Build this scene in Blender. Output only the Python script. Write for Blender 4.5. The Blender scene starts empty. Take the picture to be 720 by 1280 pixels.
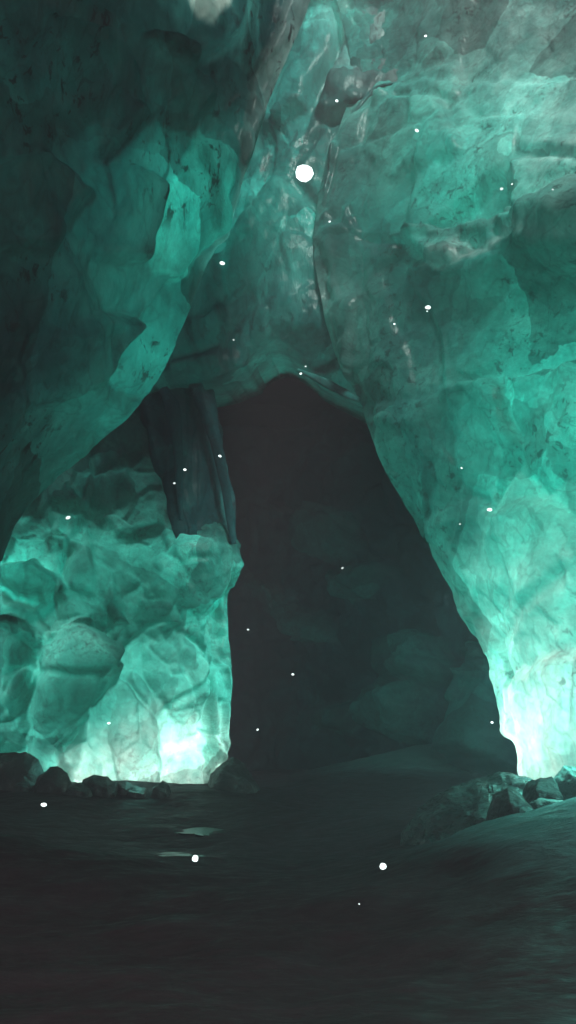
import bpy, bmesh, math, random
import numpy as np
from mathutils import Vector, noise

random.seed(7)
R = math.radians
sc = bpy.context.scene
COL = sc.collection

# ------------------------------------------------------------------ camera
FPX = 1004.0
PITCH = math.atan((905 - 640) / FPX)
CAM = np.array([0.0, 0.0, 1.6])
cd = bpy.data.cameras.new('camera')
cam = bpy.data.objects.new('camera', cd)
COL.objects.link(cam)
cam.location = CAM
cam.rotation_euler = (R(90) + PITCH, 0, 0)
cd.sensor_fit = 'VERTICAL'
cd.sensor_height = 36
cd.lens = 36 * FPX / 1280
cd.clip_start = 0.05
cd.clip_end = 500
sc.camera = cam
CP, SP = math.cos(PITCH), math.sin(PITCH)

def W(px, py, Y):
    """world position seen at photograph pixel (px, py), Y metres ahead of the viewer"""
    x = px - 360; y = 640 - py
    d = np.array([x, FPX * CP - y * SP, FPX * SP + y * CP])
    return CAM + d * (Y / d[1])

# ------------------------------------------------------------------ materials
def new_mat(name):
    m = bpy.data.materials.new(name); m.use_nodes = True
    nt = m.node_tree; nt.nodes.clear()
    return m, nt, nt.nodes, nt.links

def N(nodes, t, **kw):
    n = nodes.new(t)
    for k, v in kw.items():
        if k.startswith('i_'):
            n.inputs[k[2:].replace('_', ' ')].default_value = v
        else:
            setattr(n, k, v)
    return n

def ramp(nodes, stops, interp='LINEAR'):
    r = nodes.new('ShaderNodeValToRGB')
    r.color_ramp.interpolation = interp
    els = r.color_ramp.elements
    while len(els) < len(stops): els.new(0.5)
    for e, (p, c) in zip(els, stops):
        e.position = p
        e.color = (*c, 1) if len(c) == 3 else c
    return r

def mix_col(nodes, links, a, b, fac, mode='MIX'):
    m = nodes.new('ShaderNodeMix'); m.data_type = 'RGBA'; m.blend_type = mode
    def put(sock, v):
        if isinstance(v, bpy.types.NodeSocket): links.new(v, sock)
        elif isinstance(v, (int, float)): sock.default_value = v
        else: sock.default_value = (*v, 1)
    put(m.inputs[0], fac); put(m.inputs[6], a); put(m.inputs[7], b)
    return m.outputs[2]

def ice_material(name, deep, mid, pale, trans=0.5, scale=0.45, streak=(1, 1, 1), rot=(0, 0, 0),
                 dirt=0.5, bump=0.35, gloss=0.06, dirt_scale=5.0):
    m, nt, nd, lk = new_mat(name)
    tc = N(nd, 'ShaderNodeTexCoord')
    mp = N(nd, 'ShaderNodeMapping'); mp.inputs['Scale'].default_value = streak; mp.inputs['Rotation'].default_value = rot
    lk.new(tc.outputs['Object'], mp.inputs['Vector'])
    # slow clouding inside the ice
    n1 = N(nd, 'ShaderNodeTexNoise', i_Scale=scale, i_Detail=7.0, i_Roughness=0.6, i_Distortion=0.9)
    lk.new(mp.outputs[0], n1.inputs['Vector'])
    r1 = ramp(nd, [(0.30, deep), (0.5, mid), (0.70, pale)])
    lk.new(n1.outputs['Fac'], r1.inputs[0])
    # fractures: warped voronoi borders
    n2 = N(nd, 'ShaderNodeTexNoise', i_Scale=1.1, i_Detail=4.0, i_Roughness=0.6)
    lk.new(mp.outputs[0], n2.inputs['Vector'])
    add = N(nd, 'ShaderNodeVectorMath', operation='MULTIPLY_ADD')
    lk.new(n2.outputs['Color'], add.inputs[0]); add.inputs[1].default_value = (1.3, 1.3, 1.3); lk.new(mp.outputs[0], add.inputs[2])
    vo = N(nd, 'ShaderNodeTexVoronoi', feature='DISTANCE_TO_EDGE', i_Scale=0.75)
    lk.new(add.outputs[0], vo.inputs['Vector'])
    rv = ramp(nd, [(0.0, (1, 1, 1)), (0.010, (0.2, 0.2, 0.2)), (0.03, (0, 0, 0))])
    lk.new(vo.outputs['Distance'], rv.inputs[0])
    brk = N(nd, 'ShaderNodeTexNoise', i_Scale=0.8, i_Detail=2.0)
    lk.new(tc.outputs['Object'], brk.inputs['Vector'])
    rb = ramp(nd, [(0.5, (0, 0, 0)), (0.66, (0.5, 0.5, 0.5))])
    lk.new(brk.outputs['Fac'], rb.inputs[0])
    crack = N(nd, 'ShaderNodeMath', operation='MULTIPLY')
    lk.new(rv.outputs[0], crack.inputs[0]); lk.new(rb.outputs[0], crack.inputs[1])
    c = mix_col(nd, lk, r1.outputs[0], pale, crack.outputs[0])
    # a second, finer mottling
    n3 = N(nd, 'ShaderNodeTexNoise', i_Scale=2.4, i_Detail=5.0, i_Roughness=0.6, i_Distortion=0.2)
    lk.new(mp.outputs[0], n3.inputs['Vector'])
    r3 = ramp(nd, [(0.3, (0.82, 0.82, 0.82)), (0.7, (1.12, 1.12, 1.12))])
    lk.new(n3.outputs['Fac'], r3.inputs[0])
    c = mix_col(nd, lk, c, r3.outputs[0], 1.0, 'MULTIPLY')
    # masked tints: clear ice and scuffs, plus painted glow, haze and shade
    brkn = N(nd, 'ShaderNodeTexNoise', i_Scale=1.7, i_Detail=7.0, i_Roughness=0.7); lk.new(mp.outputs[0], brkn.inputs['Vector'])
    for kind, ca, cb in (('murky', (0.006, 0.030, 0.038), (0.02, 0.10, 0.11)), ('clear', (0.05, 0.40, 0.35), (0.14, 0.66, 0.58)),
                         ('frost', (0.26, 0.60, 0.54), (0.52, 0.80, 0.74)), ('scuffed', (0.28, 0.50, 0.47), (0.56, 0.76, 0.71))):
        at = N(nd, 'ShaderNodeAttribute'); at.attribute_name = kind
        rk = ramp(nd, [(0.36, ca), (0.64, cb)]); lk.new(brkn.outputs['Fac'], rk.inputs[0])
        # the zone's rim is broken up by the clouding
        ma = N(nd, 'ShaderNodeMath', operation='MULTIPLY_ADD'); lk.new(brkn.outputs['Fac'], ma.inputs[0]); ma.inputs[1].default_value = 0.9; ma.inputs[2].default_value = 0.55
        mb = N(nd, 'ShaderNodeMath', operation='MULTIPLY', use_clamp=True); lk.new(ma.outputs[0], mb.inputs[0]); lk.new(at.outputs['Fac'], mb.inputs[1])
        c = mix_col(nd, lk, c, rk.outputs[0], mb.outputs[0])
    # fine grain, and tones that change from one fracture plane to the next
    n6 = N(nd, 'ShaderNodeTexNoise', i_Scale=9.0, i_Detail=6.0, i_Roughness=0.7); lk.new(mp.outputs[0], n6.inputs['Vector'])
    r6 = ramp(nd, [(0.35, (0.86, 0.86, 0.86)), (0.65, (1.12, 1.12, 1.12))]); lk.new(n6.outputs['Fac'], r6.inputs[0])
    c = mix_col(nd, lk, c, r6.outputs[0], 1.0, 'MULTIPLY')
    wv = N(nd, 'ShaderNodeTexNoise', i_Scale=0.9, i_Detail=4.0, i_Roughness=0.55); lk.new(mp.outputs[0], wv.inputs['Vector'])
    for sc_, amt_, lo, hi in ((0.55, 0.8, 0.62, 1.26), (1.5, 0.5, 0.86, 1.1)):
        wa = N(nd, 'ShaderNodeVectorMath', operation='MULTIPLY_ADD'); lk.new(wv.outputs['Color'], wa.inputs[0]); wa.inputs[1].default_value = (amt_,) * 3; lk.new(mp.outputs[0], wa.inputs[2])
        vf = N(nd, 'ShaderNodeTexVoronoi', feature='F1', i_Scale=sc_); lk.new(wa.outputs[0], vf.inputs['Vector'])
        sx = N(nd, 'ShaderNodeSeparateColor'); lk.new(vf.outputs['Color'], sx.inputs[0])
        rf = ramp(nd, [(0.1, (lo,) * 3), (0.9, (hi,) * 3)]); lk.new(sx.outputs[0], rf.inputs[0])
        c = mix_col(nd, lk, c, rf.outputs[0], 1.0, 'MULTIPLY')
    n7 = N(nd, 'ShaderNodeTexNoise', i_Scale=0.9, i_Detail=4.0, i_Roughness=0.55, i_Distortion=1.0); lk.new(mp.outputs[0], n7.inputs['Vector'])
    ab = N(nd, 'ShaderNodeMath', operation='SUBTRACT'); lk.new(n7.outputs['Fac'], ab.inputs[0]); ab.inputs[1].default_value = 0.5
    ac = N(nd, 'ShaderNodeMath', operation='ABSOLUTE'); lk.new(ab.outputs[0], ac.inputs[0])
    r7 = ramp(nd, [(0.0, (0.72, 0.72, 0.72)), (0.01, (0.9, 0.9, 0.9)), (0.03, (1, 1, 1))]); lk.new(ac.outputs[0], r7.inputs[0])
    c = mix_col(nd, lk, c, r7.outputs[0], 1.0, 'MULTIPLY')
    # dirt frozen in: small dark flecks gathered in patches
    n4 = N(nd, 'ShaderNodeTexNoise', i_Scale=dirt_scale, i_Detail=5.0, i_Roughness=0.72, i_Distortion=0.6)
    lk.new(mp.outputs[0], n4.inputs['Vector'])
    r4 = ramp(nd, [(0.56, (0, 0, 0)), (0.61, (1, 1, 1))])
    lk.new(n4.outputs['Fac'], r4.inputs[0])
    n5 = N(nd, 'ShaderNodeTexNoise', i_Scale=0.55, i_Detail=2.0)
    lk.new(tc.outputs['Object'], n5.inputs['Vector'])
    r5 = ramp(nd, [(0.47, (0, 0, 0)), (0.57, (dirt, dirt, dirt))])
    lk.new(n5.outputs['Fac'], r5.inputs[0])
    dm = N(nd, 'ShaderNodeMath', operation='MULTIPLY')
    lk.new(r4.outputs[0], dm.inputs[0]); lk.new(r5.outputs[0], dm.inputs[1])
    c = mix_col(nd, lk, c, (0.012, 0.014, 0.014), dm.outputs[0])
    # bump
    b1 = N(nd, 'ShaderNodeBump', i_Strength=bump, i_Distance=0.12)
    hs = N(nd, 'ShaderNodeMath', operation='MULTIPLY_ADD'); lk.new(n6.outputs['Fac'], hs.inputs[0]); hs.inputs[1].default_value = 0.15; lk.new(n3.outputs['Fac'], hs.inputs[2])
    lk.new(hs.outputs[0], b1.inputs['Height'])
    b2 = N(nd, 'ShaderNodeBump', i_Strength=bump * 0.6, i_Distance=0.5)
    lk.new(n1.outputs['Fac'], b2.inputs['Height']); lk.new(b1.outputs[0], b2.inputs['Normal'])
    df = N(nd, 'ShaderNodeBsdfDiffuse', i_Roughness=0.5); lk.new(c, df.inputs['Color']); lk.new(b2.outputs[0], df.inputs['Normal'])
    tr = N(nd, 'ShaderNodeBsdfTranslucent'); lk.new(c, tr.inputs['Color']); lk.new(b2.outputs[0], tr.inputs['Normal'])
    mx = N(nd, 'ShaderNodeMixShader'); mx.inputs[0].default_value = trans
    lk.new(df.outputs[0], mx.inputs[1]); lk.new(tr.outputs[0], mx.inputs[2])
    gl = N(nd, 'ShaderNodeBsdfGlossy', i_Roughness=0.28); gl.inputs['Color'].default_value = (0.8, 0.95, 0.92, 1)
    lk.new(b2.outputs[0], gl.inputs['Normal'])
    mg = N(nd, 'ShaderNodeMixShader'); mg.inputs[0].default_value = gloss * 0.55
    lk.new(mx.outputs[0], mg.inputs[1]); lk.new(gl.outputs[0], mg.inputs[2])
    out = N(nd, 'ShaderNodeOutputMaterial'); lk.new(mg.outputs[0], out.inputs['Surface'])
    return m

def stone_material(name, c1, c2, c3, scale=2.0, rough=0.55, bump=0.6, spec=0.4, streak=(1, 1, 1), rot=(0, 0, 0)):
    m, nt, nd, lk = new_mat(name)
    tc = N(nd, 'ShaderNodeTexCoord')
    mp = N(nd, 'ShaderNodeMapping'); mp.inputs['Scale'].default_value = streak; mp.inputs['Rotation'].default_value = rot
    lk.new(tc.outputs['Object'], mp.inputs['Vector'])
    n1 = N(nd, 'ShaderNodeTexNoise', i_Scale=scale, i_Detail=9.0, i_Roughness=0.65, i_Distortion=0.4)
    lk.new(mp.outputs[0], n1.inputs['Vector'])
    r1 = ramp(nd, [(0.35, c1), (0.55, c2), (0.72, c3)])
    lk.new(n1.outputs['Fac'], r1.inputs[0])
    n2 = N(nd, 'ShaderNodeTexNoise', i_Scale=scale * 5, i_Detail=8.0, i_Roughness=0.7)
    lk.new(mp.outputs[0], n2.inputs['Vector'])
    b1 = N(nd, 'ShaderNodeBump', i_Strength=bump, i_Distance=0.04); lk.new(n2.outputs['Fac'], b1.inputs['Height'])
    b2 = N(nd, 'ShaderNodeBump', i_Strength=bump, i_Distance=0.18); lk.new(n1.outputs['Fac'], b2.inputs['Height']); lk.new(b1.outputs[0], b2.inputs['Normal'])
    p = N(nd, 'ShaderNodeBsdfPrincipled')
    lk.new(r1.outputs[0], p.inputs['Base Color'])
    rr = ramp(nd, [(0.35, (rough * 0.6,) * 3), (0.65, (min(1, rough * 1.3),) * 3)])
    lk.new(n2.outputs['Fac'], rr.inputs[0]); lk.new(rr.outputs[0], p.inputs['Roughness'])
    p.inputs['Specular IOR Level'].default_value = spec
    lk.new(b2.outputs[0], p.inputs['Normal'])
    out = N(nd, 'ShaderNodeOutputMaterial'); lk.new(p.outputs[0], out.inputs['Surface'])
    return m

M = {}
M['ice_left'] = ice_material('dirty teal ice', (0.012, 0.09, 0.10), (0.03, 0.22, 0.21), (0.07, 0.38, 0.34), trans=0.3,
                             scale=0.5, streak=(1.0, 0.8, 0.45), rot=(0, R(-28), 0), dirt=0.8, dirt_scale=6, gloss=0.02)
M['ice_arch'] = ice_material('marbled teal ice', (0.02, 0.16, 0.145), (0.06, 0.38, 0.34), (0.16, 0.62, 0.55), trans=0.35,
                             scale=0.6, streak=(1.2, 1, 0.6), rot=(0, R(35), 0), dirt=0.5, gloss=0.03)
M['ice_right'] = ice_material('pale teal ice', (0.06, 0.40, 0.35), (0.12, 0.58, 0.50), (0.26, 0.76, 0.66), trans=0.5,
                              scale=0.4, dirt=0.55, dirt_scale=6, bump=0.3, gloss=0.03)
M['ice_pillar'] = ice_material('clear teal ice', (0.03, 0.28, 0.24), (0.08, 0.52, 0.45), (0.20, 0.75, 0.66), trans=0.5,
                               scale=0.55, dirt=0.45, dirt_scale=7, bump=0.4, gloss=0.03)
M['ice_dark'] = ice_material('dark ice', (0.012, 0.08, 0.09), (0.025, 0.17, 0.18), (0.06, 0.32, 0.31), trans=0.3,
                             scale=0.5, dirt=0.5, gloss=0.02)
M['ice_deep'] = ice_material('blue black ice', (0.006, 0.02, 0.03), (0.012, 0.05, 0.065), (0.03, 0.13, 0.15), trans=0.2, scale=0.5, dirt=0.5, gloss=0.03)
M['ice_pale'] = ice_material('frosted pale ice', (0.35, 0.62, 0.58), (0.45, 0.72, 0.68), (0.6, 0.82, 0.78), trans=0.5, dirt=0.2, gloss=0.03)
M['ground'] = stone_material('dark wet grit', (0.015, 0.007, 0.009), (0.028, 0.014, 0.018), (0.042, 0.028, 0.032), scale=1.3, rough=0.75, bump=0.6, spec=0.2, streak=(0.6, 1.5, 1), rot=(0, 0, R(-25)))
M['rock'] = stone_material('black wet stone', (0.02, 0.022, 0.022), (0.07, 0.075, 0.072), (0.30, 0.34, 0.30), scale=3, rough=0.5, bump=0.7, spec=0.4)
M['void'] = stone_material('cave bedrock', (0.010, 0.011, 0.012), (0.016, 0.018, 0.02), (0.03, 0.034, 0.036), scale=0.8, rough=0.9, bump=0.4, spec=0.1)

def water_mat():
    m, nt, nd, lk = new_mat('meltwater')
    p = N(nd, 'ShaderNodeBsdfPrincipled')
    p.inputs['Base Color'].default_value = (0.008, 0.014, 0.014, 1); p.inputs['Roughness'].default_value = 0.3
    p.inputs['Specular IOR Level'].default_value = 0.18; p.inputs['IOR'].default_value = 1.33
    tc = N(nd, 'ShaderNodeTexCoord')
    n = N(nd, 'ShaderNodeTexNoise', i_Scale=2.5, i_Detail=2.0); lk.new(tc.outputs['Object'], n.inputs['Vector'])
    b = N(nd, 'ShaderNodeBump', i_Strength=0.08, i_Distance=0.05); lk.new(n.outputs['Fac'], b.inputs['Height']); lk.new(b.outputs[0], p.inputs['Normal'])
    o = N(nd, 'ShaderNodeOutputMaterial'); lk.new(p.outputs[0], o.inputs['Surface'])
    return m
M['water'] = water_mat()

def glow_mat():
    m, nt, nd, lk = new_mat('glowing mote')
    e = N(nd, 'ShaderNodeEmission', i_Strength=4.0); e.inputs['Color'].default_value = (0.85, 1.0, 0.98, 1)
    oi = N(nd, 'ShaderNodeObjectInfo'); ml = N(nd, 'ShaderNodeMath', operation='MULTIPLY_ADD'); lk.new(oi.outputs['Random'], ml.inputs[0]); ml.inputs[1].default_value = 2.2; ml.inputs[2].default_value = 0.7
    lk.new(ml.outputs[0], e.inputs['Strength'])
    o = N(nd, 'ShaderNodeOutputMaterial'); lk.new(e.outputs[0], o.inputs['Surface'])
    return m
M['mote'] = glow_mat()

# ------------------------------------------------------------------ mesh helpers
def nvec(q):
    """a repeatable noise vector"""
    return Vector((noise.noise(q + Vector((17.3, 0, 0))), noise.noise(q + Vector((0, 31.7, 0))), noise.noise(q + Vector((0, 0, 47.1)))))

def link_mesh(name, verts, faces, mat, base=None, parent=None, smooth=True):
    verts = np.asarray(verts, dtype=float)
    me = bpy.data.meshes.new(name)
    b = np.zeros(3) if base is None else np.asarray(base, float)
    me.from_pydata((verts - b).tolist(), [], faces)
    me.materials.append(mat)
    me.update()
    bm = bmesh.new(); bm.from_mesh(me); bmesh.ops.recalc_face_normals(bm, faces=bm.faces); bm.to_mesh(me); bm.free()
    if smooth:
        me.polygons.foreach_set('use_smooth', [True] * len(me.polygons))
    o = bpy.data.objects.new(name, me)
    COL.objects.link(o)
    if parent is not None:
        o.parent = parent
        o.location = Vector(b) - parent.location
    else:
        o.location = b
    return o

def tag(o, label=None, cat=None, group=None, kind=None):
    if label: o['label'] = label
    if cat: o['category'] = cat
    if group: o['group'] = group
    if kind: o['kind'] = kind
    return o

def catmull(P, n):
    """P: (k, ...) control points -> n samples through all of them"""
    k = len(P)
    t = np.linspace(0, k - 1, n)
    i = np.clip(t.astype(int), 0, k - 2)
    f = (t - i)
    f = f.reshape((-1,) + (1,) * (P.ndim - 1))
    p0 = P[np.clip(i - 1, 0, k - 1)]; p1 = P[i]; p2 = P[i + 1]; p3 = P[np.clip(i + 2, 0, k - 1)]
    # tension keeps it from overshooting
    m1 = (p2 - p0) * 0.4; m2 = (p3 - p1) * 0.4
    return (2 * f**3 - 3 * f**2 + 1) * p1 + (f**3 - 2 * f**2 + f) * m1 + (-2 * f**3 + 3 * f**2) * p2 + (f**3 - f**2) * m2

def crags(p, s, off):
    """faceted relief: height from tilted planes of voronoi cells, metres of relief about +-1"""
    q = Vector((p[0] * s[0] + off, p[1] * s[1], p[2] * s[2] + off * 0.37))
    w = nvec(q * 1.1) * 0.25
    d, pts = noise.voronoi(q + w)
    c = pts[0]
    h = noise.cell(c * 7.3)
    r = (q + w) - c
    tx = noise.noise(c * 3.1 + Vector((9, 0, 0))) * 1.6; tz = noise.noise(c * 3.1 + Vector((0, 9, 0))) * 1.6
    edge = min(1.0, (d[1] - d[0]) * 9.0)
    edge = edge * edge * (3 - 2 * edge)
    return (h * 0.45 + r.x * tx + r.z * tz + 0.35 * (1 - d[0])) * edge

def poly_depth(X, Y, poly):
    """distance inside a polygon (negative outside)"""
    P = np.array(poly, float); Q = np.roll(P, -1, axis=0)
    d = np.full(X.shape, 1e9); ins = np.zeros(X.shape, bool)
    for (ax, ay), (bx, by) in zip(P, Q):
        vx, vy = bx - ax, by - ay
        t = np.clip(((X - ax) * vx + (Y - ay) * vy) / (vx * vx + vy * vy + 1e-9), 0, 1)
        d = np.minimum(d, np.hypot(X - ax - t * vx, Y - ay - t * vy))
        c = ((ay > Y) != (by > Y)) & (X < (bx - ax) * (Y - ay) / (by - ay + 1e-9) + ax)
        ins ^= c
    return np.where(ins, d, -d)

def build_ice(name, rows, mat, back, nu=170, nv=200, rel=0.35, rel2=0.10, fs=(0.55, 0.55, 0.55), fs2=(1.7, 1.7, 1.7),
              off=0.0, fine=0.03, lumps=(), edge_keep=0.25, base=None, keep=(1, 1, 1, 1), parent=None,
              plates=(), inlays=()):
    """a hollow body of ice: front face through traced points, a back face away from it, closed all round"""
    G = np.array([[W(*p) for p in r] for r in rows])
    S = catmull(G, nv)
    S = catmull(S.transpose(1, 0, 2), nu).transpose(1, 0, 2)      # (nv, nu, 3)
    du = np.gradient(S, axis=1); dv = np.gradient(S, axis=0)
    nrm = np.cross(du, dv); nrm /= (np.linalg.norm(nrm, axis=2, keepdims=True) + 1e-9)
    view = CAM - S
    sgn = np.sign((nrm * view).sum(axis=2, keepdims=True)); sgn[sgn == 0] = 1
    s0 = 1 if sgn.mean() > 0 else -1
    nrm = nrm * s0
    H = np.zeros((nv, nu))
    for i in range(nv):
        for j in range(nu):
            p = S[i, j]
            fu = min(j if keep[0] else 99, (nu - 1 - j) if keep[1] else 99) / 10.0
            fv = min(i if keep[2] else 99, (nv - 1 - i) if keep[3] else 99) / 10.0
            k = edge_keep + (1 - edge_keep) * min(1.0, fu, fv)
            v = Vector(p)
            h = rel * crags(p, fs, off) * k
            h += rel2 * crags(p, fs2, off + 5) * k
            h += fine * noise.fractal(v * 2.6 + Vector((off, 0, 0)), 0.9, 2.0, 5)
            h += rel * 0.5 * noise.fractal(v * 0.35 + Vector((off, 3, 1)), 1.0, 2.0, 3) * k
            H[i, j] = h
    for (lx, ly, lY, rx, rz, amp) in lumps:
        c = W(lx, ly, lY)
        d2 = ((S[..., 0] - c[0]) / rx) ** 2 + ((S[..., 2] - c[2]) / rz) ** 2
        H += amp * np.exp(-d2 ** 1.6)
    # broken plates and boulders standing out of the face: (outline, relief, rim width px, tilt x, tilt y)
    rel_ = S - CAM
    dep = rel_[..., 1] * CP + rel_[..., 2] * SP
    PX = 360 + FPX * rel_[..., 0] / dep
    PY = 640 - FPX * (-rel_[..., 1] * SP + rel_[..., 2] * CP) / dep
    wx = np.zeros_like(PX); wy = np.zeros_like(PX)
    ii, jj = np.mgrid[0:nv, 0:nu]
    taper = np.clip(np.minimum(jj, nu - 1 - jj) / 12.0, 0, 1); taper = taper * taper * (3 - 2 * taper)
    if plates or inlays:
        for i in range(nv):
            for j in range(nu):
                v = Vector(S[i, j]) * 1.6
                w_ = nvec(v) + nvec(v * 2.7) * 0.5
                wx[i, j] = w_.x * 8; wy[i, j] = w_.z * 8
    for (poly, amp, rim, tx, ty) in plates:
        sd = poly_depth(PX + wx, PY + wy, poly)
        cx, cy = np.mean(poly, axis=0)
        k = np.clip(sd / rim, 0, 1); k = 1 - (1 - k) ** 2
        ext = max(np.ptp(np.array(poly)[:, 0]), np.ptp(np.array(poly)[:, 1])) / 2
        H += taper * k * (amp + tx * (PX - cx) / ext + ty * (PY - cy) / ext)
    F = S + nrm * H[..., None]
    B = F + np.array(back)
    verts = np.concatenate([F.reshape(-1, 3), B.reshape(-1, 3)])
    n = nu * nv
    faces = []
    idx = lambda i, j: i * nu + j
    for i in range(nv - 1):
        for j in range(nu - 1):
            a, b, c, d = idx(i, j), idx(i, j + 1), idx(i + 1, j + 1), idx(i + 1, j)
            faces.append((a, b, c, d)); faces.append((n + a, n + d, n + c, n + b))
    ring = [idx(0, j) for j in range(nu)] + [idx(i, nu - 1) for i in range(1, nv)] + [idx(nv - 1, j) for j in range(nu - 2, -1, -1)] + [idx(i, 0) for i in range(nv - 2, 0, -1)]
    for a, b in zip(ring, ring[1:] + ring[:1]):
        faces.append((a, n + a, n + b, b))
    if base is None:
        base = F[-1].mean(axis=0)
    o = link_mesh(name, verts, faces, mat, base=base, parent=parent)
    masks = {}
    for (poly, kind, amt, rim) in inlays:           # soft-rimmed zones: painted glow, clearer ice, scuffs and haze, painted dark
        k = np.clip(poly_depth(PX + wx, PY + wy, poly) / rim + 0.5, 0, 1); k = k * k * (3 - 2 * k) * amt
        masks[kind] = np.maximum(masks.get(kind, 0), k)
    for kind, k in masks.items():
        at = o.data.attributes.new(kind, 'FLOAT', 'POINT')
        buf = np.zeros(2 * n, np.float32); buf[:n] = k.ravel()
        at.data.foreach_set('value', buf)
    return o

def hull_block(name, pts, mat, parent=None, rough=0.06, cuts=3, seed=0, bevel=0.06, base=None, smooth=True, fscale=1.3):
    """an angular chunk: convex hull, worn edges, broken surface"""
    pts = [Vector(p) for p in pts]
    bm = bmesh.new()
    for p in pts: bm.verts.new(p)
    r = bmesh.ops.convex_hull(bm, input=bm.verts)
    bad = [g for g in r['geom_interior'] if isinstance(g, bmesh.types.BMVert)] + [g for g in r['geom_unused'] if isinstance(g, bmesh.types.BMVert)]
    bmesh.ops.delete(bm, geom=list(set(bad)), context='VERTS')
    bmesh.ops.dissolve_limit(bm, angle_limit=R(4), verts=bm.verts, edges=bm.edges)
    if bevel:
        bmesh.ops.bevel(bm, geom=list(bm.edges), offset=bevel, segments=2, affect='EDGES', profile=0.6, clamp_overlap=True)
    bmesh.ops.triangulate(bm, faces=bm.faces)
    for _ in range(cuts):
        le = [e for e in bm.edges if e.calc_length() > 0.03]
        bmesh.ops.subdivide_edges(bm, edges=le, cuts=1, use_grid_fill=True)
        bmesh.ops.triangulate(bm, faces=bm.faces)
        if len(bm.verts) > 9000: break
    bm.normal_update()
    o3 = Vector((seed * 3.7, seed * 1.3, 0))
    for v in bm.verts:
        h = noise.fractal(v.co * fscale + o3, 0.8, 2.1, 6)
        r_ = noise.ridged_multi_fractal(v.co * fscale * 0.8 + o3, 0.9, 2.0, 4, 1.0, 2.0) * 0.3
        v.co += v.normal * rough * (h + r_ - 0.3)
    verts = [tuple(v.co) for v in bm.verts]; faces = [tuple(x.index for x in f.verts) for f in bm.faces]
    bm.verts.index_update()
    bm.verts.ensure_lookup_table()
    faces = [tuple(x.index for x in f.verts) for f in bm.faces]
    bm.free()
    if base is None:
        a = np.array(verts); base = np.array([a[:, 0].mean(), a[:, 1].mean(), a[:, 2].min()])
    return link_mesh(name, verts, faces, mat, base=base, parent=parent, smooth=smooth)

# ------------------------------------------------------------------ ground
def gauss(x, y, cx, cy, sx, sy, a=0.0):
    ca, sa = math.cos(a), math.sin(a)
    u = (x - cx) * ca + (y - cy) * sa; v = -(x - cx) * sa + (y - cy) * ca
    return math.exp(-((u / sx) ** 2 + (v / sy) ** 2))

def gz(x, y):
    z = 0.0
    z += 1.0 * gauss(x, y, 4.3, 8.6, 3.0, 1.9, R(12))         # bank on the right
    z += 0.40 * gauss(x, y, -4.2, 9.6, 2.9, 1.3, R(-8))        # low bank on the left
    z += 0.55 * gauss(x, y, 5.0, 14.5, 2.6, 3.0)               # foot of the right wall
    z += 1.05 * gauss(x, y, 4.5, 23, 4.0, 3.0)                 # heap in the passage
    z += 0.34 * gauss(x, y, -4.5, 17.6, 6.0, 1.9)
    z -= 0.12 * gauss(x, y, -1.5, 12.5, 3.5, 2.0)
    z -= 0.05 * gauss(x, y, -1.57, 12.3, 0.75, 0.75) + 0.045 * gauss(x, y, -1.35, 14.2, 0.6, 0.7)
    z += 0.16 * noise.fractal(Vector((x * 0.35, y * 0.35, 0.3)), 1.0, 2.0, 3)
    z += 0.035 * noise.fractal(Vector((x * 1.1 + y * 0.5, y * 2.6 - x, 4.0)), 0.9, 2.0, 5)
    return z

xs = np.concatenate([np.linspace(-34, -9, 26), np.linspace(-8.8, 8.8, 200), np.linspace(9, 34, 26)])
ys = np.concatenate([np.linspace(-30, -1, 16), np.linspace(-0.5, 24, 260), np.linspace(24.5, 60, 30)])
gv = [(x, y, gz(x, y)) for y in ys for x in xs]
nx = len(xs)
gf = [(i * nx + j, i * nx + j + 1, (i + 1) * nx + j + 1, (i + 1) * nx + j) for i in range(len(ys) - 1) for j in range(nx - 1)]
def glow_tinted_ground():
    """dark grit in the hollows, rimy silt on the raised banks"""
    m = M['ground']; nt = m.node_tree; nd, lk = nt.nodes, nt.links
    p = next(n for n in nd if n.type == 'BSDF_PRINCIPLED'); src = p.inputs['Base Color'].links[0].from_socket
    geo = N(nd, 'ShaderNodeNewGeometry'); sp = N(nd, 'ShaderNodeSeparateXYZ'); lk.new(geo.outputs['Position'], sp.inputs[0])
    tc = N(nd, 'ShaderNodeTexCoord')
    mp = N(nd, 'ShaderNodeMapping'); mp.inputs['Scale'].default_value = (0.8, 3.0, 1.5); mp.inputs['Rotation'].default_value = (0, 0, R(-28)); lk.new(tc.outputs['Object'], mp.inputs[0])
    n = N(nd, 'ShaderNodeTexNoise', i_Scale=1.6, i_Detail=8.0, i_Roughness=0.7, i_Distortion=0.6); lk.new(mp.outputs[0], n.inputs['Vector'])
    a = N(nd, 'ShaderNodeMath', operation='MULTIPLY_ADD'); lk.new(n.outputs['Fac'], a.inputs[0]); a.inputs[1].default_value = 0.7; lk.new(sp.outputs['Z'], a.inputs[2])
    r = ramp(nd, [(0.72, (0, 0, 0)), (1.25, (1, 1, 1))]); lk.new(a.outputs[0], r.inputs[0])
    c = mix_col(nd, lk, src, (0.08, 0.16, 0.155), r.outputs[0])  # teal wall glow put into the colour of raised ground
    lk.new(c, p.inputs['Base Color'])
glow_tinted_ground()
g = link_mesh('ground', gv, gf, M['ground'])
tag(g, kind='structure')

def ground_hit(px, py):
    """distance at which the sight line through a pixel meets the ground"""
    Y = 3.0
    while Y < 40:
        p = W(px, py, Y)
        if p[2] <= gz(p[0], p[1]): return p
        Y += 0.05
    return W(px, py, 40)

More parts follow.
